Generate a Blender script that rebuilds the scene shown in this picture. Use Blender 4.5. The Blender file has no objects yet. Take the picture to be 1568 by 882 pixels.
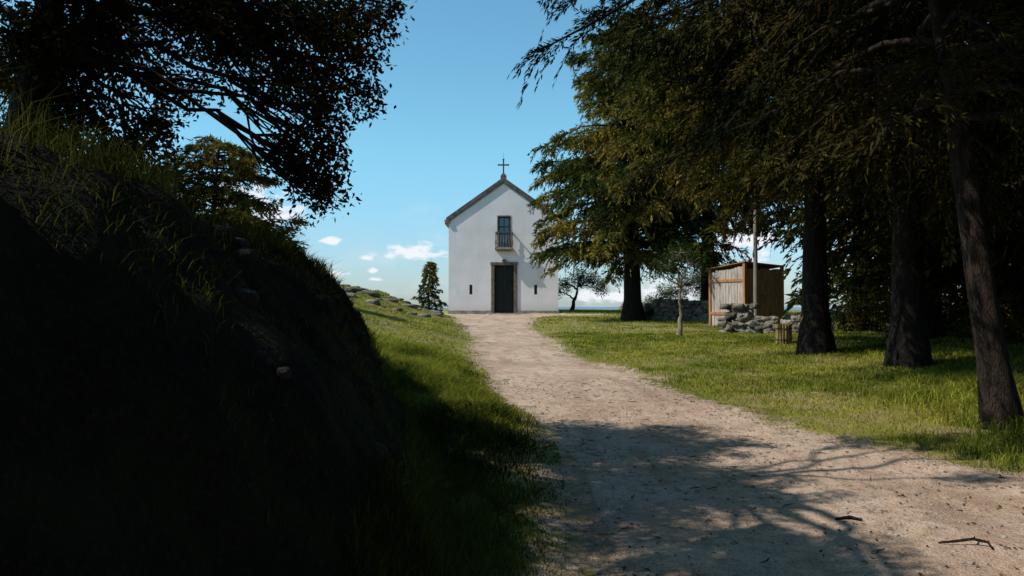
import bpy, bmesh, math, numpy as np
from mathutils import Vector, Matrix
R_=math.radians
scene=bpy.context.scene
coll=scene.collection
# ------------------------------------------------------------ noise / terrain
def _h(ix,iy,s):
    n=(ix.astype(np.int64)*374761393+iy.astype(np.int64)*668265263+s*974711)&0xffffffff
    n=((n^(n>>13))*1274126177)&0xffffffff
    n=n^(n>>16)
    return (n&0xffff)/65535.0
def vn(x,y,s=0):
    x=np.asarray(x,float);y=np.asarray(y,float)
    ix=np.floor(x);iy=np.floor(y);fx=x-ix;fy=y-iy
    fx=fx*fx*(3-2*fx);fy=fy*fy*(3-2*fy)
    a=_h(ix,iy,s);b=_h(ix+1,iy,s);c=_h(ix,iy+1,s);d=_h(ix+1,iy+1,s)
    return (a+(b-a)*fx)*(1-fy)+(c+(d-c)*fx)*fy
def fbm(x,y,s=0,o=4):
    t=0;a=.5
    for i in range(o):
        t=t+a*(vn(x*2**i,y*2**i,s+i*7)-.5);a*=.5
    return t
def ss(t):
    t=np.clip(t,0,1);return t*t*(3-2*t)
XL=np.array([(-20,-.8),(0,-.1),(4.4,.15),(6,.27),(8,.3),(9.5,.12),(12.5,-.4),(15.5,-.7),(22.8,-1.1),(30,-1.9),(38.6,-3.0),(42,-4.6),(50,-7),(60,-9),(70,-11)])
XR=np.array([(-20,12),(0,8),(4,5.9),(6.4,4.5),(7.6,3.8),(8.85,3.15),(11.1,2.7),(14.4,2.08),(17.7,1.3),(22.8,.9),(30,.7),(37,.9),(39.5,2),(41,4),(42.4,6.0),(43.2,-3.7),(50,-4.8),(60,-7),(70,-9)])
FT=np.array([(-20,-2),(-5,-1.3),(0,-.75),(3,-.35),(4.4,-.28),(6.4,-.55),(9,-1.2),(12,-2.05),(15.5,-2.9),(20,-3.5)])
XT=np.array([(-20,-4),(-5,-2.6),(0,-2.2),(3.6,-2.1),(5,-2.25),(8,-2.35),(11.4,-2.75),(13,-3.0),(16,-4.2),(20,-5)])
TP=np.array([(-20,2.2),(0,2.25),(3.6,2.2),(5,2.1),(8,2.0),(11.4,1.78),(13,1.5),(14.5,1.3),(16,1.2),(20,1.2)])
def I(T,y): return np.interp(y,T[:,0],T[:,1])
def path_s(x,y):
    w=(fbm(x*.9,y*.5,5)*.85+fbm(x*4,y*3,6)*.5)
    return np.minimum(x-I(XL,y),I(XR,y)-x)+w
def bank_t(x,y):
    xf=I(FT,y);xt=I(XT,y)
    w=fbm(y*.8,x*.8,11)*.55
    return (xf-x+w)/(xf-xt)
def H(x,y):
    x=np.asarray(x,float);y=np.asarray(y,float)
    z=.025*np.clip(y,-15,45)
    Rr=np.sqrt(x*x+(y-25)**2)
    d=np.clip(Rr-40,0,None)
    z=z-72*(1-np.exp(-(d/140)**2))
    near=np.exp(-(d/30)**2)
    xl=I(XL,y)
    z=z+near*(.95*ss((xl-x)/6.0)*ss((y-9)/7.0)+.12*ss((xl-x)/1.2))
    z=z+.5*np.exp(-((x+7)/2.6)**2-((y-36)/4.5)**2)*(1+1.2*fbm(x*.8,y*.8,91))
    z=z+near*.35*ss((x-5)/6)*ss((30-y)/15)
    t=bank_t(x,y)
    tt=np.clip(t*1.12,0,1)
    prof=.85*ss(tt**.8)+.15*tt
    bw=1-ss((y-12.3)/3.6)
    top=I(TP,y)
    z=z+np.maximum(0,top-z)*prof*bw
    face=np.clip(np.sin(np.clip(t,0,1.25)/1.25*math.pi),0,1)*bw*(t>0)
    z=z+face*(fbm(x*2.2,y*2.2,21,5)*.5)
    inn=ss(path_s(x,y)/.3+.5)
    z=z+near*(1-inn)*(fbm(x*.7,y*.7,31)*.16+fbm(x*5,y*5,33,3)*.05)
    z=z+near*inn*(fbm(x*.6,y*.6,41)*.10+fbm(x*4,y*4,43,3)*.045-.03)
    return z
# ------------------------------------------------------------ mesh helpers
def mk(name,V,F,mat=None,parent=None,smooth=False,attrs=None):
    me=bpy.data.meshes.new(name)
    V=np.asarray(V,dtype=np.float32)
    if isinstance(F,np.ndarray):
        n,k=F.shape
        me.vertices.add(len(V));me.vertices.foreach_set('co',V.ravel())
        me.loops.add(n*k);me.loops.foreach_set('vertex_index',F.astype(np.int32).ravel())
        me.polygons.add(n);me.polygons.foreach_set('loop_start',np.arange(0,n*k,k,dtype=np.int32))
        me.update(calc_edges=True)
    else:
        me.from_pydata(V.tolist(),[],F);me.update()
    if smooth: me.polygons.foreach_set('use_smooth',np.ones(len(me.polygons),dtype=bool))
    if attrs:
        for k2,a in attrs.items():
            at=me.attributes.new(k2,'FLOAT','POINT');at.data.foreach_set('value',np.asarray(a,dtype=np.float32))
    ob=bpy.data.objects.new(name,me);coll.objects.link(ob)
    if mat: me.materials.append(mat)
    if parent: ob.parent=parent
    return ob
def empty(name):
    e=bpy.data.objects.new(name,None);coll.objects.link(e);return e
def boxes(name,L,mat,parent=None,bevel=0):
    V=[];F=[]
    for (x0,x1,y0,y1,z0,z1) in L:
        b=len(V)
        V+=[(x0,y0,z0),(x1,y0,z0),(x1,y1,z0),(x0,y1,z0),(x0,y0,z1),(x1,y0,z1),(x1,y1,z1),(x0,y1,z1)]
        F+=[[b+i for i in f] for f in [(0,3,2,1),(4,5,6,7),(0,1,5,4),(1,2,6,5),(2,3,7,6),(3,0,4,7)]]
    o=mk(name,V,F,mat,parent)
    if bevel:
        m=o.modifiers.new('b','BEVEL');m.width=bevel;m.segments=2
    return o
def tube(W,pts,rad,seg=7,rng=None,rough=0):
    pts=np.asarray(pts,float);n=len(pts)
    b=W['n'];T=np.gradient(pts,axis=0);T/=np.linalg.norm(T,axis=1)[:,None]+1e-9
    ref=np.array([1.,.13,.07]) if abs(T[0][0])<.8 else np.array([.1,1.,.05])
    U=np.cross(T,ref);U/=np.linalg.norm(U,axis=1)[:,None]+1e-9
    Vv=np.cross(T,U)
    a=np.linspace(0,2*math.pi,seg,endpoint=False)
    r=np.asarray(rad,float)[:,None]*np.ones((n,seg))
    if rough and rng is not None: r=r*(1+rough*(rng.random((n,seg))-.5))
    P=pts[:,None,:]+r[:,:,None]*(np.cos(a)[None,:,None]*U[:,None,:]+np.sin(a)[None,:,None]*Vv[:,None,:])
    W['V'].append(P.reshape(-1,3))
    i=np.arange(n-1)[:,None]*seg;j=np.arange(seg)[None,:];j2=(j+1)%seg
    W['F'].append(np.stack([b+i+j,b+i+j2,b+i+seg+j2,b+i+seg+j],-1).reshape(-1,4))
    W['n']+=n*seg
def newW(): return {'V':[],'F':[],'n':0}
def mkW(name,W,mat,parent): return mk(name,np.concatenate(W['V']),np.concatenate(W['F']),mat,parent,True)
def norm(a): return a/(np.linalg.norm(a,axis=-1,keepdims=True)+1e-9)
def leafq(c,d,n,L,Wd):
    s=norm(np.cross(d,n));L=np.reshape(L,(-1,1));Wd=np.reshape(Wd,(-1,1))
    return np.stack([c,c+d*L*.45+s*Wd*.5,c+d*L,c+d*L*.45-s*Wd*.5],1)
def nzat(P,s=.9):
    return np.clip(.5+1.3*fbm(P[:,0]*s+P[:,2]*.6*s,P[:,1]*s-P[:,2]*.8*s,55,2),0,1)
def mkleaf(name,Q,rnd,mat,parent,s=.9):
    Q=np.concatenate(Q);rnd=np.concatenate(rnd);n=len(Q)
    return mk(name,Q.reshape(-1,3),np.arange(n*4).reshape(n,4),mat,parent,False,{'rnd':np.repeat(rnd,4),'nz':np.repeat(nzat(Q[:,0],s),4)})
# ------------------------------------------------------------ materials
class NT:
    def __init__(s,nt): s.t=nt
    def n(s,typ,ins=None,**kw):
        nd=s.t.nodes.new(typ)
        for k,v in kw.items(): setattr(nd,k,v)
        if ins:
            for k,v in ins.items():
                if isinstance(v,bpy.types.NodeSocket): s.t.links.new(v,nd.inputs[k])
                else: nd.inputs[k].default_value=v
        return nd
    def m(s,op,a,b=0.0,c=None,clamp=False):
        nd=s.t.nodes.new('ShaderNodeMath');nd.operation=op;nd.use_clamp=clamp
        for i,v in enumerate((a,b) if c is None else (a,b,c)):
            if isinstance(v,bpy.types.NodeSocket): s.t.links.new(v,nd.inputs[i])
            else: nd.inputs[i].default_value=v
        return nd.outputs[0]
    def mix(s,f,a,b,mode='MIX'):
        nd=s.t.nodes.new('ShaderNodeMix');nd.data_type='RGBA';nd.blend_type=mode
        for i,v in ((0,f),(6,a),(7,b)):
            if isinstance(v,bpy.types.NodeSocket): s.t.links.new(v,nd.inputs[i])
            else: nd.inputs[i].default_value=v if i==0 else (*v[:3],1)
        return nd.outputs[2]
    def noise(s,vec,scale,detail=4,rough=.55):
        return s.n('ShaderNodeTexNoise',{'Vector':vec,'Scale':scale,'Detail':detail,'Roughness':rough}).outputs[0]
    def step(s,v,a,b):
        nd=s.n('ShaderNodeMapRange',{'Value':v,'From Min':a,'From Max':b},interpolation_type='SMOOTHSTEP')
        return nd.outputs[0]
def newmat(name):
    m=bpy.data.materials.new(name);m.use_nodes=True;t=m.node_tree
    t.nodes.clear();N=NT(t)
    out=t.nodes.new('ShaderNodeOutputMaterial')
    return m,N,out
def pos(N): return N.n('ShaderNodeNewGeometry').outputs['Position']
def finish(N,out,col,rough=.85,bump=None,bstr=.5,bdist=.02,spec=.3,metal=0):
    p=N.n('ShaderNodeBsdfPrincipled',{'Roughness':rough,'Specular IOR Level':spec,'Metallic':metal})
    if isinstance(col,bpy.types.NodeSocket): N.t.links.new(col,p.inputs['Base Color'])
    else: p.inputs['Base Color'].default_value=(*col,1)
    if bump is not None:
        b=N.n('ShaderNodeBump',{'Height':bump,'Strength':bstr,'Distance':bdist})
        N.t.links.new(b.outputs[0],p.inputs['Normal'])
    N.t.links.new(p.outputs[0],out.inputs[0]);return p
def simple(name,c1,c2,scale=4,rough=.85,bstr=.4,bdist=.01,stretch=(1,1,1),spec=.3):
    m,N,out=newmat(name);v=N.n('ShaderNodeMapping',{'Vector':pos(N),'Scale':stretch}).outputs[0]
    a=N.noise(v,scale,4,.6);f=N.step(a,.35,.65)
    b=N.noise(v,scale*6,3)
    col=N.mix(f,c1,c2)
    finish(N,out,N.mix(N.m('MULTIPLY',N.step(b,.4,.7),.4),col,tuple(k*.5 for k in c1)),rough,b,bstr,bdist,spec)
    return m
def leafmat(name,dark,mid,tip,trans=.35,tw=.5):
    m,N,out=newmat(name)
    nz=N.n('ShaderNodeAttribute',attribute_name='nz').outputs['Fac']
    r=N.n('ShaderNodeAttribute',attribute_name='rnd').outputs['Fac']
    c=N.mix(N.step(nz,.3,.7),dark,mid)
    f=N.m('MULTIPLY',N.step(N.m('ADD',N.m('MULTIPLY',r,.6),N.m('MULTIPLY',nz,.6)),.5,.95),tw)
    c=N.mix(f,c,tip)
    pr=N.n('ShaderNodeBsdfDiffuse',{'Color':c})
    if trans>0:
        tr=N.n('ShaderNodeBsdfTranslucent',{'Color':c})
        mx=N.n('ShaderNodeMixShader',{0:trans,1:pr.outputs[0],2:tr.outputs[0]})
        N.t.links.new(mx.outputs[0],out.inputs[0])
    else: N.t.links.new(pr.outputs[0],out.inputs[0])
    return m
def dirtcol(N,p):
    a=N.noise(p,.9,4,.6);b=N.noise(p,7,5,.65);c=N.noise(p,60,3,.7)
    rut=N.noise(N.n('ShaderNodeMapping',{'Vector':p,'Scale':(1.6,.35,1)}).outputs[0],1.7,4,.6)
    col=N.mix(N.step(a,.35,.65),(.41,.285,.20),(.55,.41,.31))
    col=N.mix(N.m('MULTIPLY',N.step(rut,.5,.66),.6),col,(.29,.19,.13))
    col=N.mix(N.m('MULTIPLY',N.step(b,.45,.68),.7),col,(.27,.18,.125))
    col=N.mix(N.m('MULTIPLY',N.step(c,.5,.72),.6),col,(.63,.51,.41))
    col=N.mix(N.m('MULTIPLY',N.step(c,.48,.3),.75),col,(.12,.08,.055))
    vo=N.n('ShaderNodeTexVoronoi',{'Vector':p,'Scale':16.0,'Randomness':1.0})
    peb=N.step(vo.outputs['Distance'],.16,.1)
    sel=N.step(b,.5,.56)
    pf=N.m('MULTIPLY',peb,sel)
    col=N.mix(N.m('MULTIPLY',pf,.6),col,(.5,.43,.37))
    h=N.m('ADD',N.m('MULTIPLY',c,.5),N.m('ADD',b,N.m('MULTIPLY',pf,.4)))
    return col,h
m_path,N,out=newmat('dirt');p=pos(N);c,h=dirtcol(N,p);finish(N,out,c,.95,h,1,.04,.1)
m_ground,N,out=newmat('ground');p=pos(N)
dc,dh=dirtcol(N,p)
g1=N.noise(p,.5,3);g2=N.noise(p,5,5,.65);g3=N.noise(p,35,3,.7);g4=N.noise(p,1.4,4,.6)
gc=N.mix(N.step(g1,.35,.65),(.16,.175,.03),(.30,.27,.07))
gc=N.mix(N.m('MULTIPLY',N.step(g4,.46,.62),.8),gc,(.33,.25,.13))
gc=N.mix(N.m('MULTIPLY',N.step(g3,.52,.36),.7),gc,(.07,.065,.02))
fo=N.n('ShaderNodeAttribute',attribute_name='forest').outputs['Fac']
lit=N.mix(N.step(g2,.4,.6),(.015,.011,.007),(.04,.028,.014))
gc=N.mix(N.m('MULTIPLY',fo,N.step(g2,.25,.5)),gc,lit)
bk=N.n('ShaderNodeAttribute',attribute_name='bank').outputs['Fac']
ea=N.mix(N.step(N.noise(p,2.5,4,.6),.4,.6),(.008,.0055,.004),(.013,.016,.005))  # bank earth near-black: the shade on the bank is put into its colour
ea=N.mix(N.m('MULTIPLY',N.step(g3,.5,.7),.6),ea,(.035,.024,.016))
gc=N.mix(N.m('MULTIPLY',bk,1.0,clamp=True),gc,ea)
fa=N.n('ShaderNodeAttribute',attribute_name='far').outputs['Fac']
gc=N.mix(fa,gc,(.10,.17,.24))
pm=N.n('ShaderNodeAttribute',attribute_name='pathm').outputs['Fac']
pf=N.step(N.m('ADD',pm,N.m('MULTIPLY',N.m('SUBTRACT',g2,.5),1.4)),.3,.62)
col=N.mix(pf,gc,dc)
finish(N,out,col,.95,N.m('ADD',g3,N.m('MULTIPLY',g2,.8)),1,.05,.1)
m_grass=leafmat('grass',(.09,.125,.012),(.24,.26,.026),(.50,.43,.09),.4,.65)
m_verge=leafmat('verge_grass',(.045,.07,.008),(.20,.23,.024),(.44,.39,.08),.4,.55)
m_grassn=leafmat('shaded_near_grass',(.014,.023,.004),(.06,.08,.010),(.17,.15,.03),.35,.45)  # darker copy of the verge grass, foreground shade painted into the colour
m_grassd=leafmat('bank_grass',(.010,.016,.003),(.045,.055,.009),(.15,.13,.03),.4,.45)  # bank shade painted into the blade colour
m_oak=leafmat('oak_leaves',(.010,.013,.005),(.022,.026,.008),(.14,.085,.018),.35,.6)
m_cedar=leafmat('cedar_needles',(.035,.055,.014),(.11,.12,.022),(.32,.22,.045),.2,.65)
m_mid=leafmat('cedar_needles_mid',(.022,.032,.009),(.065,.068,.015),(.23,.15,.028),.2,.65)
m_cedard=leafmat('cedar_needles_shaded',(.007,.011,.005),(.019,.022,.008),(.075,.05,.012),.1,.5)  # needles darkened so the colour carries the shade of the near crowns
m_green=leafmat('green_leaves',(.03,.05,.015),(.07,.10,.025),(.15,.15,.05),.35,.5)
m_yell=leafmat('yellow_lit_shrub_leaves',(.015,.022,.007),(.06,.065,.014),(.38,.24,.03),.3,.8)  # yellow sunlight on the shrubs painted into the leaf colour
m_blue=leafmat('pale_leaves',(.05,.075,.04),(.10,.13,.07),(.17,.19,.10),.35,.5)
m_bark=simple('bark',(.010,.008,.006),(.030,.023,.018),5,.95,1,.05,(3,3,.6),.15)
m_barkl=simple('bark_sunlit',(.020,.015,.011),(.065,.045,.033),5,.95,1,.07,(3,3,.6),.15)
m_stone=simple('granite',(.20,.185,.16),(.34,.32,.28),3,.9,.8,.03)
m_rock=simple('mossy_rock',(.07,.065,.045),(.30,.26,.21),2.2,.95,1,.1)
m_coping=simple('weathered_stone',(.075,.065,.06),(.17,.15,.14),4,.9,.7,.02)
m_frame=simple('door_frame_stone',(.11,.08,.055),(.20,.155,.12),6,.9,.6,.01)
m_iron=simple('dark_iron',(.02,.018,.016),(.04,.03,.025),10,.6,.2,.003)
m_door=simple('green_door_paint',(.006,.010,.009),(.010,.016,.013),6,.5,.3,.004,(8,8,.6))
m_tile=simple('roof_tile',(.22,.09,.05),(.33,.16,.09),3,.85,.6,.02)
m_wgrey=simple('grey_planks',(.27,.22,.19),(.46,.39,.34),3,.85,.5,.01,(6,6,.7))
m_wbrown=simple('brown_planks',(.24,.10,.038),(.42,.20,.07),3,.8,.5,.01,(6,6,.7))
m_pole=simple('pole_wood',(.16,.12,.09),(.26,.21,.16),4,.85,.5,.01,(6,6,.4))
m_bin=simple('bin_slats',(.22,.15,.05),(.36,.26,.10),4,.85,.5,.01,(6,6,.4))
# plaster
m_pl,N,out=newmat('lime_plaster');p=pos(N)
a=N.noise(p,1.1,5,.6);st=N.noise(N.n('ShaderNodeMapping',{'Vector':p,'Scale':(3,3,.25)}).outputs[0],1.6,5)
col=N.mix(N.step(a,.3,.7),(.81,.78,.775),(.73,.70,.70))
col=N.mix(N.m('MULTIPLY',N.step(st,.52,.8),.3),col,(.54,.50,.48))
z=N.n('ShaderNodeSeparateXYZ',{0:p}).outputs[2]
col=N.mix(N.m('MULTIPLY',N.step(N.m('ADD',z,N.m('MULTIPLY',a,.8)),2.2,1.3),.55),col,(.45,.40,.35))
finish(N,out,col,.9,N.noise(p,18,4),.3,.01,.2)
m_glass,N,out=newmat('window_glass');finish(N,out,(.03,.12,.17),.08,spec=.8)
# ------------------------------------------------------------ ground sheet
def axis(segs,far0,far1):
    a=[]
    for (s,e,st) in segs: a+=list(np.arange(s,e-1e-6,st))
    a.append(segs[-1][1])
    st=segs[-1][2];v=a[-1]
    while v<far1: st*=1.28;v+=st;a.append(v)
    st=segs[0][2];v=a[0];pre=[]
    while v>far0: st*=1.28;v-=st;pre.append(v)
    return np.array(pre[::-1]+a)
gx=axis([(-30,-12,1.0),(-12,-5,.25),(-5,6.5,.075),(6.5,12,.2),(12,30,.8)],-9000,9000)
gy=axis([(-10,2,.4),(2,15,.075),(15,26,.16),(26,46,.3),(46,75,1)],-6000,9000)
X,Y=np.meshgrid(gx,gy);Z=H(X,Y)
ny,nx=X.shape
S=path_s(X,Y)
bt=bank_t(X,Y);bw=1-ss((Y-12.3)/3.4)
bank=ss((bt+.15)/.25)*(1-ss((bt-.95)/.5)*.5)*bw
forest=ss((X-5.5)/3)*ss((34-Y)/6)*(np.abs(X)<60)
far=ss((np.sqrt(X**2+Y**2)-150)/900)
i=np.arange(ny-1)[:,None]*nx+np.arange(nx-1)[None,:]
F=np.stack([i,i+1,i+nx+1,i+nx],-1).reshape(-1,4)
V=np.stack([X,Y,Z],-1).reshape(-1,3)
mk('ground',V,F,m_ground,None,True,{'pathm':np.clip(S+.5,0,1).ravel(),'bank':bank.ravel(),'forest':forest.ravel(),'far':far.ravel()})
Sf=S.ravel()[F].min(1);Yf=Y.ravel()[F];sel=(Sf>.22)&(Yf.min(1)>-8)&(Yf.max(1)<60)
Fp=F[sel];u,inv=np.unique(Fp,return_inverse=True)
Vp=V[u].copy();Vp[:,2]+=.005
mk('dirt_path',Vp,inv.reshape(-1,4),m_path,None,True)
xs=np.linspace(-6000,6000,160);prof=-22+26*fbm(xs/900,xs*0,77,5)
V=[];
for k,(yy,f) in enumerate([(4300,0),(4700,.6),(5200,1),(6200,0)]):
    V+=[(x_,yy+200*math.sin(x_/700),-75+(pz+75)*f) for x_,pz in zip(xs,prof)]
V=np.array(V);i=(np.arange(3)[:,None]*160+np.arange(159)[None,:])
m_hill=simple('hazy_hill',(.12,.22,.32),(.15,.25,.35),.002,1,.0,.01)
mk('distant_hills',V,np.stack([i,i+1,i+161,i+160],-1).reshape(-1,4),m_hill,None,True)
# ------------------------------------------------------------ grass
def blades(name,n,xr,yr,acc,hf,wf,mat,seed,lean=.5,ybias=1.0):
    r=np.random.default_rng(seed)
    y=yr[0]+(yr[1]-yr[0])*r.random(n)**ybias;x0,x1=xr(y)
    x=x0+(x1-x0)*r.random(n)
    k=acc(x,y,r);x=x[k];y=y[k];n=len(x)
    z=H(x,y)-.01
    h=hf(x,y,r);w=wf(x,y)
    a=r.random(n)*2*math.pi;ld=np.stack([np.cos(a),np.sin(a)],1)*(lean*r.random(n)[:,None])*h[:,None]
    b=r.random(n)*2*math.pi;sd=np.stack([np.cos(b),np.sin(b),b*0],1)*w[:,None]*.5
    P=np.stack([x,y,z],1)
    M=P+np.concatenate([ld*.35,(h*.6)[:,None]],1);T=P+np.concatenate([ld*1.2,(h*(1-.2*r.random(n)))[:,None]],1)
    V=np.stack([P-sd,P+sd,M+sd*.8,M-sd*.8,T],1).reshape(-1,3)
    o=np.arange(n)[:,None]*5
    F1=np.concatenate([o+np.array([[0,1,2]]),o+np.array([[0,2,3]]),o+np.array([[3,2,4]])])
    return mk(name,V,F1,mat,None,False,{'rnd':np.repeat(r.random(n),5),'nz':np.repeat(np.clip(nzat(P,.7)*.7+.3*vn(x*4,y*4,71),0,1),5)})
def clump(x,y,s,sc=2.5): return vn(x*sc,y*sc,s)
def acc_out(cl=.55):
    def f(x,y,r):
        s=path_s(x,y)
        return (s<.25-.8*r.random(len(x))**1.3)&(clump(x,y,3,3)*.7+clump(x,y,4,.8)*.5+.12*(s<-.6)>cl*r.random(len(x))**.6*1.5)
    return f
vh=lambda x,y,r:(.04+.15*clump(x,y,9,1.5)*(.4+.6*ss((y-7)/3))+.08*r.random(len(x)))*np.clip((I(XL,y)-x)/.5+.35,.3,1.2)
bwid=lambda x,y:.004+.0006*y
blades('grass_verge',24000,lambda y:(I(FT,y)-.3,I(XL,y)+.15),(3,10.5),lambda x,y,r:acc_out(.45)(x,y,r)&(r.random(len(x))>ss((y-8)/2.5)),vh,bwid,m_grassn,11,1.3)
blades('grass_verge',30000,lambda y:(I(FT,y)-.3,I(XL,y)+.15),(7.5,17),lambda x,y,r:acc_out(.45)(x,y,r)&(r.random(len(x))<ss((y-7.5)/2.5)),vh,bwid,m_verge,17,1.2)
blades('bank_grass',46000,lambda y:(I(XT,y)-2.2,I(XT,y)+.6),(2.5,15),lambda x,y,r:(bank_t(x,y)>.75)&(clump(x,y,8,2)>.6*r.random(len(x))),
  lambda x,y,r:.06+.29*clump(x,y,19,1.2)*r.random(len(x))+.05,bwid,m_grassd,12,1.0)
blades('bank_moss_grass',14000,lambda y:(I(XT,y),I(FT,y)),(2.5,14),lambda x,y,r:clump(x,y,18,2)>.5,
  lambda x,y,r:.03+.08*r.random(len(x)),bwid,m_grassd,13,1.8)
blades('meadow_grass',60000,lambda y:(-11+0*y,I(XL,y)+.2),(14,44),lambda x,y,r:acc_out()(x,y,r)&((bank_t(x,y)<.2)|(y>15)),
  lambda x,y,r:.02+.05*clump(x,y,9,.7)+.03*r.random(len(x)),lambda x,y:.004+.0007*y,m_grass,14,1.0)
blades('lawn_grass',115000,lambda y:(I(XR,y)-.25,I(XR,y)*0+10.5),(5.2,26),lambda x,y,r:acc_out()(x,y,r),
  lambda x,y,r:(.02+.06*clump(x,y,29,.9)+.035*r.random(len(x)))*(1+2.8*ss((x-3.8)/2)*ss((15-y)/5)*clump(x,y,30,1.6))*np.clip((x-I(XR,y))/.8+.4,.4,1),bwid,m_grass,15,1.1,1.2)
blades('far_lawn_grass',36000,lambda y:(I(XR,np.minimum(y,38))-.2,y*0+14),(26,60),lambda x,y,r:acc_out()(x,y,r)&~((x>-3.6)&(x<2.7)&(y>42.8)&(y<53)),
  lambda x,y,r:.03+.05*clump(x,y,39,.5)+.03*r.random(len(x)),lambda x,y:.004+.0007*y,m_grass,16,.8)
# ------------------------------------------------------------ trees
def cedar(name,x,y,h,cb,R,seed,mat,nb=90,L=.12,Wd=.035,dens=1.,lean=(0,0),extra=(),tr=.3,droop=.5,rise=.3,pw=.7,minr=.25,skip=None,bl=1.0,hang=.9,kk=15,bark=None):
    r=np.random.default_rng(seed);e=empty(name);W=newW();z0=float(H(x,y))-.15
    tn=14;ts=np.linspace(0,1,tn)
    tp=np.stack([x+lean[0]*ts+.12*np.sin(ts*5+seed)*ts,y+lean[1]*ts+.1*np.cos(ts*4+seed)*ts,z0+(h+.15)*ts],1)
    trad=tr*(1-ts*.93)*(1+.5*np.exp(-ts*h/.35))
    tube(W,tp,trad,12,r,.14)
    Q=[];Rn=[]
    def tpt(z): 
        t=np.clip((z-z0)/(h+.15),0,1);return np.array([np.interp(t,ts,tp[:,k]) for k in range(3)])
    def branch(b,dirv,Lb,ri,dr,tone,r0):
        dirv=dirv/np.linalg.norm(dirv);perp=np.array([-dirv[1],dirv[0],0])
        C=lambda s:b+np.outer(s,dirv)*Lb+np.outer(.07*Lb*np.sin(s*5+tone*9)*s,perp)+np.outer(ri*Lb*s-dr*Lb*s*s+.02*Lb*np.sin(s*11+tone*20),[0,0,1])
        tube(W,C(np.linspace(0,1,8)),r0*(1-.88*np.linspace(0,1,8)),5)
        m=max(7,int(Lb*12*dens))
        nt=max(3,int(Lb*2.0));tc=.2+.82*(np.arange(nt)+r.random(nt))/nt
        sb=np.clip(tc[r.integers(0,nt,m)]+r.normal(0,.08/max(1,Lb*.5),m),.1,1.04)
        sg=np.where(r.random(m)<.5,-1,1)
        bd=norm(dirv[None]*(.25+.7*r.random(m))[:,None]+perp[None]*(sg*(.2+.9*r.random(m)))[:,None]+np.stack([0*sb,0*sb,.45*r.random(m)-.15],1))
        l=(.2+.55*r.random(m))*np.clip(1.3-sb*.8,.35,1)*bl*min(1.3,.5+Lb*.25)
        k=int(kk)
        q=r.random((m,k))**.8;st=C(sb)
        hg=hang*(.3+1.0*r.random(m))
        P=st[:,None]+bd[:,None]*(l[:,None]*q)[...,None];P[...,2]-=(hg*l)[:,None]*q**1.8
        P+=r.normal(0,.016*bl,(m,k,3))*(1.3-q[...,None])
        D=bd[:,None]*.8+r.normal(0,.33,(m,k,3));D[...,2]-=.1+(hg[:,None])*q*1.1
        D=norm(D).reshape(-1,3);P=P.reshape(-1,3)
        nn=norm(r.normal(0,1,(m*k,3))+np.array([0,0,.8]))
        LL=L*(.6+.8*r.random(m*k))
        Q.append(leafq(P,D,nn,LL,Wd*(.7+.6*r.random(m*k))))
        Rn.append(np.clip(tone*.5+.5*(.2*r.random(m*k)+.8*q.reshape(-1)),0,1))
    for i in range(nb):
        t=((i+r.random())/nb);zc=z0+cb+(h-cb)*t*.98
        Lb=R*((1-t)**pw)*(.45+.7*r.random())+minr
        if t<.12: Lb*=.6+3*t
        a=i*2.39996+r.random()*.9
        d=np.array([math.cos(a),math.sin(a),0])
        if skip and skip(tpt(zc)+d*Lb): continue
        branch(tpt(zc),d,Lb,rise*(1.2-1.0*r.random()),droop*(.5+.8*r.random()),r.random(),.02+.012*Lb)
    for (zb,ex,ey,ez) in extra:
        b=tpt(z0+zb);v=np.array([ex,ey,ez])-b;Lb=math.hypot(v[0],v[1]);dr=.35+.15*r.random()
        ri=v[2]/Lb+dr
        branch(b,np.array([v[0],v[1],0]),Lb,ri,dr,r.random(),.04+.008*Lb)
    mkW('trunk',W,bark or m_bark,e);mkleaf('foliage',Q,Rn,mat,e,.6)
    return e
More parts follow.
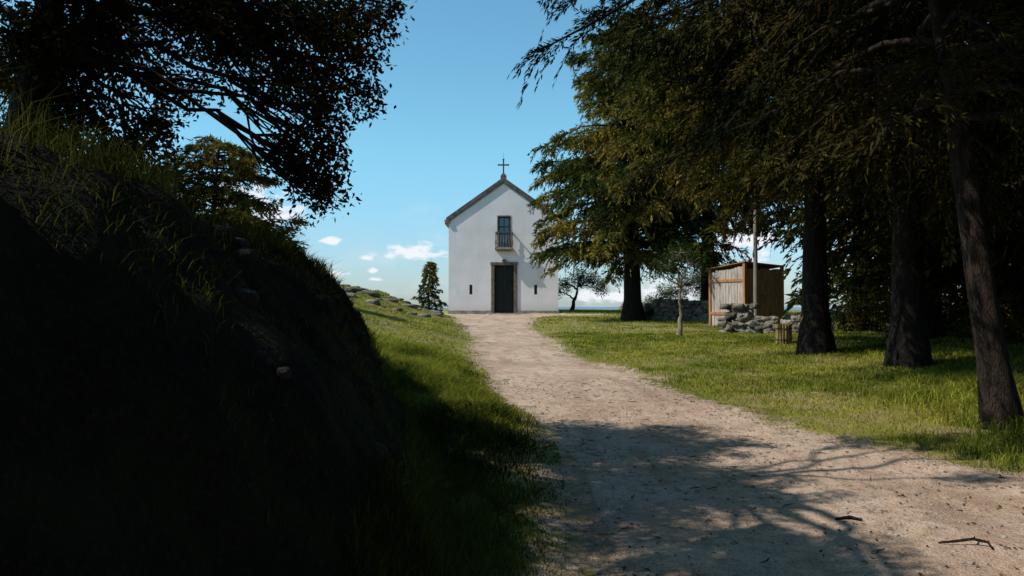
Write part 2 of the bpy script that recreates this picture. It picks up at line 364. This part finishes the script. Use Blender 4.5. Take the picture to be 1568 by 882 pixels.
def broad(name,trunk,tr,blobs,seed,mat,leaf=(.055,.028),sub=45,nl=40,sp=.13,limb=.07,bark=None):
    r=np.random.default_rng(seed);e=empty(name);W=newW()
    tp=np.array(trunk,float);ts=np.linspace(0,1,len(tp))
    tt=np.linspace(0,1,12);TP_=np.stack([np.interp(tt,ts,tp[:,k]) for k in range(3)],1)
    TP_[1:-1]+=r.normal(0,tr*.25,(10,3))
    tube(W,TP_,tr*(1-.65*tt)*(1+.5*np.exp(-tt*8)),10,r,.2)
    Q=[];Rn=[]
    for bl in blobs:
        c=np.array(bl[:3],float);rad=bl[3];dn=bl[4] if len(bl)>4 else 1
        k=int(np.argmin(np.linalg.norm(TP_-c,axis=1)+ (np.arange(12)<5)*2.0))
        s0=TP_[k];s=np.linspace(0,1,9)
        P=s0+np.outer(s,c-s0);amp=.09*np.linalg.norm(c-s0)
        P[1:-1]+=r.normal(0,amp*.35,(7,3));P[:,2]+=np.sin(s*math.pi)*amp
        tube(W,P,limb*(1-.8*s)*min(1,.5+rad*.6),6,r,.15)
        n=int(sub*dn*(rad/.5)**2) if rad<1.2 else int(sub*dn*5)
        u=norm(r.normal(0,1,(n,3)))*(r.random(n)**.45)[:,None]*rad
        u[:,2]*=.8
        for q in u:
            cc=c+q;a=P[r.integers(5,9)];mid=(a+cc)/2+r.normal(0,.05,3)
            tube(W,[a,mid,cc],[.012,.008,.004],4)
            ll=nl
            pp=cc+norm(r.normal(0,1,(ll,3)))*(sp*r.random(ll)**.5)[:,None]*(1+.5*r.random())
            dd=norm(r.normal(0,1,(ll,3))+norm(q[None])*.5+np.array([0,0,-.3]))
            Q.append(leafq(pp,dd,norm(r.normal(0,1,(ll,3))+np.array([0,0,.6])),leaf[0]*(.6+.7*r.random(ll)),leaf[1]*(.7+.5*r.random(ll))))
            Rn.append(np.clip(r.random()*.6+.4*r.random(ll),0,1))
    mkW('trunk',W,bark or m_bark,e);mkleaf('foliage',Q,Rn,mat,e)
    return e
zt=float(H(-4.0,6.2))
oak=[(-1.65,7,3.95,.5),(-1.3,7.3,4.2,.35),(-2.1,7.2,3.6,.45),(-1.75,7,3.25,.36,1.2),(-1.95,7.1,2.95,.28),(-1.66,7,2.62,.26,1.4),(-1.85,7.1,2.75,.25,1.2),(-1.5,7.1,3.6,.38),(-1.6,7,2.95,.22),
 (-2.8,7,4.1,.6),(-2.4,7.5,4.3,.5),(-3.6,7.2,4.0,.6),(-4.2,7.3,3.7,.5),(-3.95,7.1,3.3,.42,1.1),(-3.25,7.1,3.15,.32,1.2),(-4.3,7.4,3.1,.4,1),(-3.0,7.2,3.5,.35,.8),(-3.5,5.6,3.45,.4),(-2.9,5.4,3.5,.35),(-3.6,7.2,2.9,.28,1.1),(-3.1,6.8,2.85,.2),
 (-3.1,8.2,4.4,.5),(-1.9,7.9,4.4,.4),(-4.6,6.5,4.4,.7),(-2.5,7.9,4.2,.4),
 (-3.0,6,5.1,.9,.75),(-2.4,5.2,4.9,.7,.75),(-3.8,5.4,5.5,1.0,.7),(-2.8,3.6,5.0,.9,.8),(-3.6,3.2,5.6,1.0,.8),(-2.2,2.2,4.7,.8,.8),(-2.9,1.2,5.3,1.,.7),(-3.3,4.4,4.6,.7,.8),
 (-3.0,7.2,5.2,.7,.75),(-3.8,7.2,5.6,.8,.7),(-4.8,5,6.1,1.1,.7),(-4.9,7.2,5.2,.8,.7),(-3.7,4.8,5.6,.9,.6),(-5.6,6,5.0,1.0,.7),(-5.2,3.5,5.2,1.0,.7),(-2,.6,4.9,.8,.6),
 (-1.9,6.9,6.4,.32,.8),(-1.0,7.0,6.4,.42,.8),(-.1,6.8,6.3,.5,.8),(-1.4,5.5,6.2,.28,.8)]
broad('unseen_shade_oak',[(-3.95,6.2,zt-.2),(-3.88,6.3,zt+.9),(-3.75,6.3,zt+1.8),(-3.5,6.2,4.6),(-3.3,5.5,5.8)],.15,oak,4,m_oak,sub=48,nl=40,leaf=(.06,.03),limb=.05)
zt=float(H(-5.4,8.6))
broad('unseen_shade_oak',[(-5.4,8.6,zt-.2),(-5.2,8.6,zt+1),(-4.9,8.5,zt+2.2),(-4.8,8.4,4.6)],.14,
 [(-5.0,8.4,3.4,.5,.9),(-4.4,8.8,3.2,.45,.9),(-5.6,8.6,4.0,.6),(-6.0,9,3.3,.6),(-4.9,8.8,2.9,.45),(-4.2,8.8,2.75,.3),(-6.4,8.4,4.6,.8)],5,
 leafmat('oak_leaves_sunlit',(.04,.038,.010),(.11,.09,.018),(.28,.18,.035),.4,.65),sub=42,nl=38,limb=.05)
for k,(x,y) in enumerate([(-4.5,-3.5),(.8,-5.5),(10,3.5)]):  # out-of-view oaks, added to block sky light from behind and right
    z=float(H(x,y))
    broad('unseen_shade_oak',[(x,y,z-.2),(x+.1,y,z+1.5),(x,y+.1,z+3),(x,y,z+6)],.25,
      [(x+a*1.9,y+b*1.7,z+c,1.25,.5) for a,b,c in ((-1,0,3.2),(1,0,3.4),(0,-1,3.3),(0,.8,4.2),(-1,.4,5.2),(1,.3,5.4),(0,0,6.8),(-.6,-.8,5),(.7,-.7,5.2),(-1,0,2.0),(.9,0,2.1),(0,0,2.2))],60+k,m_oak,(.18,.12),26,24,.32,.08)
z=float(H(5.6,-1.5))  # another unseen oak, added so its wide crown dims sky light on the path
broad('unseen_shade_oak',[(5.6,-1.5,z-.2),(5.5,-1.4,z+2),(5.1,-.9,z+4),(4.6,.2,z+6.5)],.32,
  [(a,b,c,1.2,.6) for a,b,c in ((4.5,.5,5.6),(6.5,0,5.5),(3,1,6.2),(1.5,1.5,6.4),(.3,2.2,6.6),(2.6,3.2,6.3),(.9,4.2,6.6),(4.3,3,6.1),(3.4,5,6.3),(1.8,5.8,6.7),(5.2,4.6,6.2),(.4,6.2,7.0),(3.6,7,6.8),(6.5,2.5,5.6),(6.8,-3,4.5),(4,-3,4.6),(2.4,-1.5,5),(7.6,-.8,3.6),(5,-3.4,3),(2.2,7.8,7.4),(5.4,6.4,6.9))],70,m_oak,(.17,.11),30,24,.32,.09)
cedar('cedar_tree',-9.3,25,5.2,1.2,2.3,21,m_mid,80,.15,.045,1.4,tr=.16,droop=.25,rise=.35,pw=.3,bl=1.5,hang=.6,kk=22)
cedar('fir_tree',-5.0,48,3.25,.2,1.05,22,m_mid,75,.14,.05,.9,tr=.08,droop=.15,rise=.2,pw=1.0,minr=.1,hang=.5)
cedar('cedar_tree',5.3,35,13.8,2.7,4.7,23,m_cedar,175,.20,.05,1.25,tr=.42,droop=.30,rise=.30,pw=.42,bl=1.4,hang=.9,kk=24,skip=lambda p:p[0]<1.0,
  extra=[(3.6,1.1,34.4,4.3),(3.3,1.3,34,3.6),(4.0,1.5,35,5.0),(3.1,1.8,33.6,3.2),(6.6,1.1,34.5,7.5),(6.2,1.8,34.3,6.9),(3.3,9.3,34,3.4),(3.6,10,35,4),(4.4,9.8,33.6,4.8),(3,8.4,33,3.2)])
cedar('cedar_tree',9.6,39,15,5.5,5.2,27,m_mid,110,.26,.08,1.1,tr=.4,droop=.3,rise=.3,pw=.4,bl=1.7,kk=16)
cedar('cedar_tree',14.5,33,15,3.5,5.2,28,m_mid,100,.26,.08,1.0,tr=.4,droop=.3,rise=.3,pw=.4,bl=1.7,kk=16)
cedar('cedar_tree',6.75,17.7,14,4.2,5.1,24,m_mid,150,.14,.030,1.25,tr=.30,droop=.5,rise=.28,pw=.45,bl=1.5,kk=24,skip=lambda p:p[0]<2.0,
  extra=[(6,2.4,16.4,6.6),(6.4,2.0,15.9,7.4),(5.8,3.0,16.5,5.6),(6.0,3.4,15.8,6.0),(5.4,4.0,17,5.0),(5,4.6,15.5,4.6),(5.4,3.4,18,5.8),(6.4,2.3,17.4,7.0),(6,2.6,18,6.2),(5,4.6,18,4.8)])
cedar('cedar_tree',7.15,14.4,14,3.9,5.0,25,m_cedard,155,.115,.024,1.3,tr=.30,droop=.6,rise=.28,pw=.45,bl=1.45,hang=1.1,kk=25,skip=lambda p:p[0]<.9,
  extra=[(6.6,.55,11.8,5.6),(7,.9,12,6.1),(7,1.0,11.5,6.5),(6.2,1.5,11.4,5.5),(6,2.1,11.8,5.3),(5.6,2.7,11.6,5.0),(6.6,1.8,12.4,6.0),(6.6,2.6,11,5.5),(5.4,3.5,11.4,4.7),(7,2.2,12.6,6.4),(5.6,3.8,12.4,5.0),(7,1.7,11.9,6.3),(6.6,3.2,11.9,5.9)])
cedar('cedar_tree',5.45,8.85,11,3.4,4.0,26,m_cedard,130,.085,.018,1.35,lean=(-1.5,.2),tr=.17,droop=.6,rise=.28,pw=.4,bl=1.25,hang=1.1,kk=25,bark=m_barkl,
  skip=lambda p:p[0]<2.6 or p[1]<5)
k=0
for (x,y,h,cb,R) in [(10.2,19.5,13,1.5,3.8),(12.5,16,13,1,4),(10.5,12.5,13,2.5,4),(15,21,14,.5,4.5),(12.8,26,12,.5,3.6),(19,28,13,.3,5),(9.8,9.0,12,2.2,3.5)]:
    k+=1
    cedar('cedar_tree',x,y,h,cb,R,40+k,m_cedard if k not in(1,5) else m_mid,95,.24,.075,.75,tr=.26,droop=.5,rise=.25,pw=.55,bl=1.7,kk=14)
broad('shrub',[(10.6,24,.6),(10.7,24,1.6),(10.7,24,2.6)],.08,[(10.6,24,1.3,.8),(11.2,23.6,1.8,.9),(10.3,24,2.3,.7),(11.6,24.5,2.8,.9),(9.9,23.8,1.2,.5)],6,m_yell,(.09,.04),30,26,.2,.03)
broad('shrub',[(13,20,.6),(13,20,1.2),(13,20,2)],.08,[(12,19,1.2,1.),(13,20,1.6,1.1),(14.3,20,1.5,1.1),(11.3,20.6,1.1,.8)],7,m_green,(.09,.04),25,26,.2,.03)
broad('shrub',[(9.8,18.6,.6),(9.9,18.6,1.6),(10,18.6,3)],.08,[(9.2,18.8,1.4,.75),(9.3,18.8,2.6,.8),(9.9,18.6,3.8,.8),(10.4,18.2,1.5,.9),(10.5,18.4,3.0,.9)],81,m_yell,(.08,.036),26,26,.2,.03)
broad('shrub',[(11.2,16.8,.6),(11.2,16.8,1.6),(11.2,16.8,3)],.08,[(10.4,16.6,1.4,.8),(11.3,16.8,1.6,.9),(10.8,16.6,2.9,.9),(11.8,16.8,3.2,.9),(9.6,15.8,1.1,.6)],82,m_yell,(.08,.036),26,26,.2,.03)
z=float(H(5.1,24.2))
broad('small_lawn_tree',[(5.1,24.2,z-.1),(5.12,24.2,z+.6),(5.1,24.2,z+1.1),(5.1,24.2,z+1.5)],.075,
 [(4.7,24.2,2.75,.38,.8),(5.45,24.2,2.9,.42,.8),(5.1,24.3,3.15,.4,.7),(5.8,24.1,2.5,.3,.7),(4.4,24.1,2.45,.25,.7)],8,m_green,(.08,.04),26,26,.16,.05,m_pole)
z=float(H(4.2,53))
broad('olive_tree',[(4.0,53,z-.1),(4.1,53,z+.5),(4.3,53,z+1.0),(4.4,53,z+1.6)],.14,
 [(3.5,53,2.9,.7,.9),(4.5,53,3.4,.8,.9),(5.4,53,3.0,.8,.9),(6.0,53,2.5,.5,.9),(3.0,53,2.4,.5,.8)],9,m_blue,(.13,.06),22,20,.24,.08)
z=float(H(10,50))
broad('background_shrubs',[(9,50,z),(9,50,z+.3),(9,50,z+.6)],.08,
 [(7.6,50,z+.35,.6),(8.8,50,z+.5,.7),(10,50,z+1.1,1.1),(11.5,50,z+1.8,1.1),(12.5,49,z+1.2,1.1),(14.5,50,z+2.4,1.15)],10,m_blue,(.12,.06),20,20,.25,.04)
# ------------------------------------------------------------ rocks
def rock(W,c,s,seed,r,pw=.75):
    bm=bmesh.new();bmesh.ops.create_icosphere(bm,subdivisions=2,radius=1)
    V=np.array([v.co[:] for v in bm.verts]);F=np.array([[v.index for v in f.verts] for f in bm.faces]);bm.free()
    V=np.sign(V)*np.abs(V)**pw
    n=fbm(V[:,0]*1.3+seed*3.1+V[:,2],V[:,1]*1.3+seed-V[:,2]*.7,seed%97,3)
    V=V*(1+.9*n)[:,None]*np.array(s)
    a=r.random()*6.28;Rm=np.array([[math.cos(a),-math.sin(a),0],[math.sin(a),math.cos(a),0],[0,0,1]])
    V=V@Rm.T+np.array(c)
    W['V'].append(V);W['F'].append(F+W['n']);W['n']+=len(V)
def rocks(name,L,mat,seed,smooth=False,pw=.75):
    r=np.random.default_rng(seed);W=newW()
    for k,(c,s) in enumerate(L): rock(W,c,s,seed*13+k,r,pw)
    return mk(name,np.concatenate(W['V']),np.concatenate(W['F']),mat,None,smooth)
r=np.random.default_rng(7)
L=[]
for k in range(80):
    x=-9+5.8*r.random();y=31+8*r.random();s=.06+.30*r.random()**2;L.append(((x,y,float(H(x,y))-s*.2),(s*2.0,s*1.3,s*.5)))
rocks('rock_outcrop',L,m_rock,3,pw=.6)
def wall(name,a,b,h,seed,sz=.17):
    r=np.random.default_rng(seed);L=[];D=math.dist(a,b);n=int(D/(sz*1.35));rows=max(1,int(h/(sz*.95)))
    for row in range(rows):
        for k in range(n):
            t=(k+.5*(row%2)+.35*r.random())/n
            if row>rows*.5 and r.random()<.25: continue
            x=a[0]+(b[0]-a[0])*t+r.normal(0,.04);y=a[1]+(b[1]-a[1])*t+r.normal(0,.06)
            L.append(((x,y,float(H(x,y))+sz*.3+row*sz*.92),(sz*(.7+.8*r.random()),sz*(.8+.6*r.random()),sz*(.45+.35*r.random()))))
    rocks(name,L,m_rock,seed,pw=.5)
wall('stone_wall',(6.75,25.6),(7.8,25.2),1.05,31,.15)
wall('stone_wall',(7.7,25.0),(9.3,23.4),.7,32,.15)
wall('stone_wall',(5.8,36),(9.6,34),.95,33,.2)
wall('stone_wall',(8.4,60),(13,58),.7,34,.25)
L=[]
for k in range(50):
    y=3+10*r.random();t=.1+.8*r.random();x=float(I(FT,y)*(1-t)+I(XT,y)*t);s=.02+.05*r.random()
    L.append(((x,y,float(H(x,y))-s*.2),(s*1.3,s,s*.8)))
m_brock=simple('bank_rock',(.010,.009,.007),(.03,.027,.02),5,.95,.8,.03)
rocks('bank_stones',L,m_brock,35)
L=[]
for k in range(1100):
    y=3.6+10*r.random()**1.4;x=I(XL,y)+(I(XR,y)-I(XL,y))*r.random();s=.004+.014*r.random()**3
    L.append(((float(x),y,float(H(x,y))+.006),(s*1.2,s,s*.7)))
rocks('gravel',L,m_stone,36,True)
W=newW();P=np.array([(2.66,5.0,0),(2.75,4.98,0.012),(2.86,4.97,.03),(2.93,4.93,.02),(2.92,4.87,.0)]);P[:,2]+=H(P[:,0],P[:,1])+.014
tube(W,P,[.005,.009,.010,.010,.006],7,r,.3)
P=np.array([(2.86,4.97,.03),(2.9,5.02,.03)]);P[:,2]+=H(P[:,0],P[:,1])+.012;tube(W,P,[.008,.003],5)
mkW('fallen_stick',W,m_barkl,None)
W=newW();P=np.array([(2.2,5.45,0),(2.3,5.46,0.01),(2.37,5.42,.0)]);P[:,2]+=H(P[:,0],P[:,1])+.012
tube(W,P,[.008,.013,.010],7,r,.3);mkW('fallen_stick',W,m_bark,None)
W=newW()
for k in range(60):
    y=4+9*r.random();x=float(I(XL,y)+(I(XR,y)-I(XL,y))*(.05+.95*r.random()));a=r.random()*6.28;l=.04+.1*r.random()
    P=np.array([(x,y,0),(x+l*.5*math.cos(a),y+l*.5*math.sin(a),.004),(x+l*math.cos(a+.3),y+l*math.sin(a+.3),0)]);P[:,2]+=H(P[:,0],P[:,1])+.009
    tube(W,P,[.002,.004,.002],4)
mkW('twigs',W,m_barkl,None)
n=2600;y=3.6+10*r.random(n);x=I(XL,y)+(I(XR,y)-I(XL,y))*np.where(r.random(n)<.45,r.random(n)**2.2,1.06-r.random(n)**2.2)
P=np.stack([x,y,H(x,y)+.012],1);a=r.random(n)*6.28
mkleaf('fallen_leaves',[leafq(P,norm(np.stack([np.cos(a),np.sin(a),.2*r.random(n)],1)),norm(r.normal(0,.3,(n,3))+np.array([0,0,1])),.025+.03*r.random(n),.016*np.ones(n))],[r.random(n)],
  leafmat('dry_leaves',(.04,.025,.015),(.10,.06,.03),(.25,.16,.07),.1),None)
# ------------------------------------------------------------ chapel
ch=empty('chapel')
cx=-.46;hw=2.96;yf=43.0;dp=9.5;zb=.95;ze=6.1;za=8.2
def prism(name,x0,x1,y0,y1,zb,ze,za,mat,par):
    c=(x0+x1)/2;V=[]
    for y in (y0,y1): V+=[(x0,y,zb),(x1,y,zb),(x1,y,ze),(c,y,za),(x0,y,ze)]
    F=[[0,1,2,3,4],[9,8,7,6,5],[0,5,6,1],[1,6,7,2],[2,7,8,3],[3,8,9,4],[4,9,5,0]]
    return mk(name,V,F,mat,par)
walls=prism('walls',cx-hw,cx+hw,yf,yf+dp,zb,ze,za,m_pl,None)
dx0,dx1,dz1=-.95,.10,3.68
wx0,wx1,wz0,wz1=-.74,-.12,4.62,6.30
slits=[(-2.30,-2.14),(1.20,1.36)]
cut=boxes('cut',[(dx0,dx1,yf-.5,yf+.35,.5,dz1),(wx0,wx1,yf-.5,yf+.3,wz0,wz1)]+[(a,b,yf-.5,yf+.3,2.1,2.62) for a,b in slits],None)
mod=walls.modifiers.new('b','BOOLEAN');mod.object=cut;mod.operation='DIFFERENCE';mod.solver='EXACT'
bpy.context.view_layer.update()
dg=bpy.context.evaluated_depsgraph_get()
me=bpy.data.meshes.new_from_object(walls.evaluated_get(dg));walls.modifiers.clear();walls.data=me
bpy.data.objects.remove(cut);walls.parent=ch
def slab(name,side,x_in,x_out,y0,y1,z_in,z_out,th,mat):
    V=[];
    for y in (y0,y1): V+=[(x_in,y,z_in),(x_out,y,z_out),(x_out,y,z_out+th),(x_in,y,z_in+th)]
    F=[[0,1,2,3],[7,6,5,4],[0,4,5,1],[1,5,6,2],[2,6,7,3],[3,7,4,0]]
    return mk(name,V,F,mat,ch)
sl=(za-ze)/hw
for nm,sg in (('roof_left',-1),('roof_right',1)):
    slab(nm,sg,cx,cx+sg*(hw+.25),yf+.36,yf+dp+.2,za+.02,za+.02-sl*(hw+.25),.12,m_tile)
    slab('gable_coping_'+('l' if sg<0 else 'r'),sg,cx,cx+sg*(hw+.14),yf-.08,yf+.36,za+.003,za+.003-sl*(hw+.14),.24,m_coping)
    slab('gable_moulding_'+('l' if sg<0 else 'r'),sg,cx,cx+sg*(hw+.05),yf-.035,yf-.002,za-.10,za-.10-sl*(hw+.05),.1,m_stone)
    x=cx+sg*hw
    boxes('kneeler_'+('l' if sg<0 else 'r'),[(min(x-.06*1,x+sg*.16),max(x+.06*1,x+sg*.16),yf-.1,yf+.4,ze-.16,ze+.02)],m_coping,ch,.02)
W=newW()
for sg in (-1,1):
    for yy in np.arange(yf+.5,yf+dp+.1,.24):
        tube(W,[(cx+sg*.05,yy,za+.15),(cx+sg*(hw+.27),yy,za+.15-sl*(hw+.22))],[.075,.075],6)
mkW('roof_tiles',W,m_tile,ch)
boxes('plinth',[(cx-hw-.04,dx0-.19,yf-.04,yf-.002,zb-.2,zb+.28),(dx1+.19,cx+hw+.04,yf-.04,yf-.002,zb-.2,zb+.28)],m_stone,ch,.01)
boxes('side_plinth',[(cx-hw-.04,cx-hw-.002,yf+.0,yf+dp,zb-.2,zb+.28),(cx+hw+.002,cx+hw+.04,yf,yf+dp,zb-.2,zb+.28)],m_stone,ch)
f=.18
boxes('door_frame',[(dx0-f,dx0,yf-.05,yf+.2,zb-.1,dz1),(dx1,dx1+f,yf-.05,yf+.2,zb-.1,dz1),(dx0-f-.04,dx1+f+.04,yf-.07,yf+.2,dz1,dz1+.16)],m_frame,ch,.012)
boxes('door_step',[(dx0-.3,dx1+.3,yf-.45,yf+.0,zb-.1,zb+.14)],m_stone,ch,.02)
dm=(dx0+dx1)/2
boxes('door',[(dx0,dm-.008,yf+.22,yf+.28,zb,dz1),(dm+.008,dx1,yf+.22,yf+.28,zb,dz1)]+
  [(a+.07,a+.44,yf+.19,yf+.225,z0,z1) for a in (dx0,dm) for z0,z1 in ((1.2,1.8),(1.9,2.7),(2.8,3.55))],m_door,ch,.01)
boxes('lintel_lamp',[(dm-.12,dm+.12,yf-.12,yf-.002,dz1+.2,dz1+.3)],m_coping,ch,.02)
boxes('window_frame',[(wx0,wx0+.06,yf+.1,yf+.16,wz0,wz1),(wx1-.06,wx1,yf+.1,yf+.16,wz0,wz1),(wx0+.06,wx1-.06,yf+.1,yf+.16,wz1-.06,wz1),(wx0+.06,wx1-.06,yf+.1,yf+.16,wz1-.56,wz1-.51),
   ((wx0+wx1)/2-.02,(wx0+wx1)/2+.02,yf+.105,yf+.155,wz0,wz1-.06)],m_iron,ch)
boxes('window_surround',[(wx0-.06,wx0,yf-.02,yf+.1,wz0,wz1),(wx1,wx1+.06,yf-.02,yf+.1,wz0,wz1),(wx0-.06,wx1+.06,yf-.02,yf+.1,wz1,wz1+.07)],m_frame,ch)
boxes('window_glass',[(wx0+.02,wx1-.02,yf+.125,yf+.135,wz0,wz1-.02)],m_glass,ch)
boxes('slit_dark',[(a,b,yf+.1,yf+.12,2.1,2.62) for a,b in slits],m_iron,ch)
wm=(wx0+wx1)/2
boxes('balcony_slab',[(wm-.5,wm+.5,yf-.42,yf-.002,wz0-.12,wz0-.02),(wm-.38,wm+.38,yf-.28,yf-.002,wz0-.2,wz0-.121)],m_stone,ch,.02)
boxes('balcony_rail',[(wm-.47,wm+.47,yf-.40,yf-.33,wz0+.78,wz0+.84),(wm-.47,wm-.41,yf-.33,yf,wz0+.78,wz0+.84),(wm+.41,wm+.47,yf-.33,yf,wz0+.78,wz0+.84),(wm-.47,wm+.47,yf-.40,yf-.33,wz0-.02,wz0+.03)],m_coping,ch)
W=newW()
hh=np.array([0,.08,.2,.3,.45,.6,.7,.78]);rr=np.array([.03,.022,.04,.045,.022,.03,.02,.03])
for k in range(7):
    bx=wm-.435+.145*k
    tube(W,[(bx,yf-.365,wz0+.03+q*.96) for q in hh],rr,8)
for sd in (-.44,.44):
    for q2 in (.12,.25): tube(W,[(wm+sd,yf-q2,wz0+.0+q*.98) for q in hh],rr,8)
mkW('balusters',W,m_coping,ch)
boxes('cross_pedestal',[(cx-.16,cx+.16,yf-.05,yf+.33,za+.15,za+.36),(cx-.1,cx+.1,yf+.03,yf+.25,za+.36,za+.46)],m_coping,ch,.02)
boxes('cross',[(cx-.035,cx+.035,yf+.1,yf+.17,za+.46,za+1.22),(cx-.27,cx-.035,yf+.1,yf+.17,za+.9,za+.97),(cx+.035,cx+.27,yf+.1,yf+.17,za+.9,za+.97),
  (cx-.3,cx-.27,yf+.09,yf+.18,za+.88,za+.99),(cx+.27,cx+.3,yf+.09,yf+.18,za+.88,za+.99),(cx-.055,cx+.055,yf+.09,yf+.18,za+1.22,za+1.26)],m_iron,ch,.006)
W=newW();tube(W,[(cx,yf+.135,za+1.26),(cx,yf+.135,za+1.6)],[.008,.005],5);mkW('lightning_rod',W,m_iron,ch)
# ------------------------------------------------------------ shed
sh=empty('wooden_shed');z=float(H(8.7,30))
L=[];r=np.random.default_rng(3)
for k in range(11):
    L.append((-.02+0.01*r.random(),.0,.06+.155*k,.06+.155*k+.145,0,2.25+.05*r.random()-.02*k))
boxes('side_planks',L,m_wgrey,sh,.004)
boxes('front_planks',[(.05+.15*k,.05+.15*k+.142,-.02,.0+.008*r.random(),.0,2.15+.06*r.random()) for k in range(12)],m_wbrown,sh,.004)
boxes('posts',[(-.06,.05,-.06,.05,-.3,2.45),(1.86,1.96,-.06,.05,-.3,2.35),(-.06,.05,1.78,1.88,-.3,2.2),(.05,1.86,.01,.05,.5,.6),(.05,1.86,-.05,-.022,1.2,1.3),(-.05,-.022,.05,1.78,.45,.55),(-.05,-.022,.05,1.78,1.7,1.8)],m_wbrown,sh)
boxes('back_planks',[(1.9,1.93,.06,1.8,0,2.1),(.05,1.86,1.8,1.83,0,2.05)],m_wbrown,sh)
mk('roof',[(-.1,-.1,2.42),(2.0,-.1,2.30),(2.0,1.95,2.10),(-.1,1.95,2.22),(-.1,-.1,2.45),(2.0,-.1,2.33),(2.0,1.95,2.13),(-.1,1.95,2.25)],[[3,2,1,0],[4,5,6,7],[0,1,5,4],[1,2,6,5],[2,3,7,6],[3,0,4,7]],m_wbrown,sh)
sh.location=(8.65,29.6,z);sh.rotation_euler=(0,0,R_(28))
W=newW();z=float(H(8.75,28.6));tube(W,[(8.75,28.6,z-.2+q) for q in np.linspace(0,6.1,8)],np.linspace(.085,.06,8),10,r,.06)
up=empty('utility_pole');mkW('pole',W,m_pole,up)
boxes('crossarm',[(8.4,9.1,28.5,28.54,z+5.3,z+5.38)],m_pole,up)
wb=empty('wooden_bin');z=float(H(6.95,20.4))
W=newW()
for k in range(16):
    a=k/16*2*math.pi;x0=6.95+.17*math.cos(a);y0=20.4+.17*math.sin(a)
    tube(W,[(x0,y0,z-.05),(x0,y0,z+.5+.02*r.random())],[.031,.031],6,r,.1)
mkW('slats',W,m_bin,wb)
W=newW()
for zz in (.12,.4):
    tube(W,[(6.95+.205*math.cos(a),20.4+.205*math.sin(a),z+zz) for a in np.linspace(0,2*math.pi,20)],[.010]*20,5)
mkW('hoops',W,m_iron,wb)
# ------------------------------------------------------------ world
w=bpy.data.worlds.new("World");scene.world=w;w.use_nodes=True
t=w.node_tree;t.nodes.clear();N=NT(t)
EL=R_(48);AZ=R_(-103)
sky=N.n('ShaderNodeTexSky',sky_type='NISHITA',sun_disc=False,sun_elevation=EL,sun_rotation=AZ%(2*math.pi),altitude=300,air_density=1.0,dust_density=.6,ozone_density=1.5)
g=N.n('ShaderNodeTexCoord').outputs['Generated'];sp=N.n('ShaderNodeSeparateXYZ',{0:g})
az=N.m('ARCTAN2',sp.outputs[0],sp.outputs[1]);el=N.m('ARCSINE',sp.outputs[2])
nv=N.n('ShaderNodeCombineXYZ',{0:N.m('MULTIPLY',az,1.0),1:N.m('MULTIPLY',el,2.2),2:0.0}).outputs[0]
n1=N.noise(nv,38,5,.6);n2=N.noise(nv,14,3,.5)
acc=None
for (a,b,sx,sy) in [(-.128,.063,.055,.010),(-.112,.067,.028,.010),(-.285,.108,.035,.022),(-.33,.12,.05,.03),(-.285,.074,.022,.007),(-.222,.077,.014,.005),(-.225,.036,.025,.008),(-.183,.057,.012,.004),(-.172,.041,.010,.004),(-.17,.03,.012,.003),
    (.12,.010,.06,.012),(.2,.016,.07,.014),(.29,.08,.05,.03),(-.45,.05,.06,.02)]:
    dx=N.m('DIVIDE',N.m('SUBTRACT',az,a),sx);dy=N.m('DIVIDE',N.m('SUBTRACT',el,b),sy)
    d=N.m('SQRT',N.m('ADD',N.m('MULTIPLY',dx,dx),N.m('MULTIPLY',dy,dy)))
    v=N.m('SUBTRACT',1.0,d)
    acc=v if acc is None else N.m('MAXIMUM',acc,v)
acc=N.m('MAXIMUM',acc,-1.0)
cl=N.step(N.m('ADD',acc,N.m('MULTIPLY',N.m('SUBTRACT',n1,.5),3.2)),.0,.75)
wis=N.m('MULTIPLY',N.m('MULTIPLY',N.step(n2,.5,.75),N.step(el,.2,.02)),.2)
cl=N.m('MAXIMUM',cl,wis)
tc=N.mix(N.step(el,.0,.22),(.80,1.0,1.28),(.94,1.52,1.48))
tint=N.mix(1.0,sky.outputs[0],tc,'MULTIPLY')
col=N.mix(cl,tint,(7.8,8.1,8.6))
bg=N.n('ShaderNodeBackground',{'Color':col,'Strength':.115})
o=t.nodes.new('ShaderNodeOutputWorld');t.links.new(bg.outputs[0],o.inputs[0])
sd=Vector((math.sin(AZ)*math.cos(EL),math.cos(AZ)*math.cos(EL),math.sin(EL)))
sl_=bpy.data.lights.new('sun','SUN');sl_.energy=5.0;sl_.angle=R_(.5);sl_.color=(1,.94,.85)
so=bpy.data.objects.new('sun',sl_);coll.objects.link(so);so.rotation_euler=sd.to_track_quat('Z','Y').to_euler();so.location=(-20,0,30)
# ------------------------------------------------------------ camera
cam=bpy.data.cameras.new('camera');cam.lens=28;cam.sensor_width=36;cam.clip_end=20000;cam.clip_start=.05
co=bpy.data.objects.new('camera',cam);coll.objects.link(co);co.location=(0,0,1.6);co.rotation_euler=(R_(90+1.127),0,0)
scene.camera=co
scene.view_settings.view_transform='Standard';scene.view_settings.look='None';scene.view_settings.exposure=0
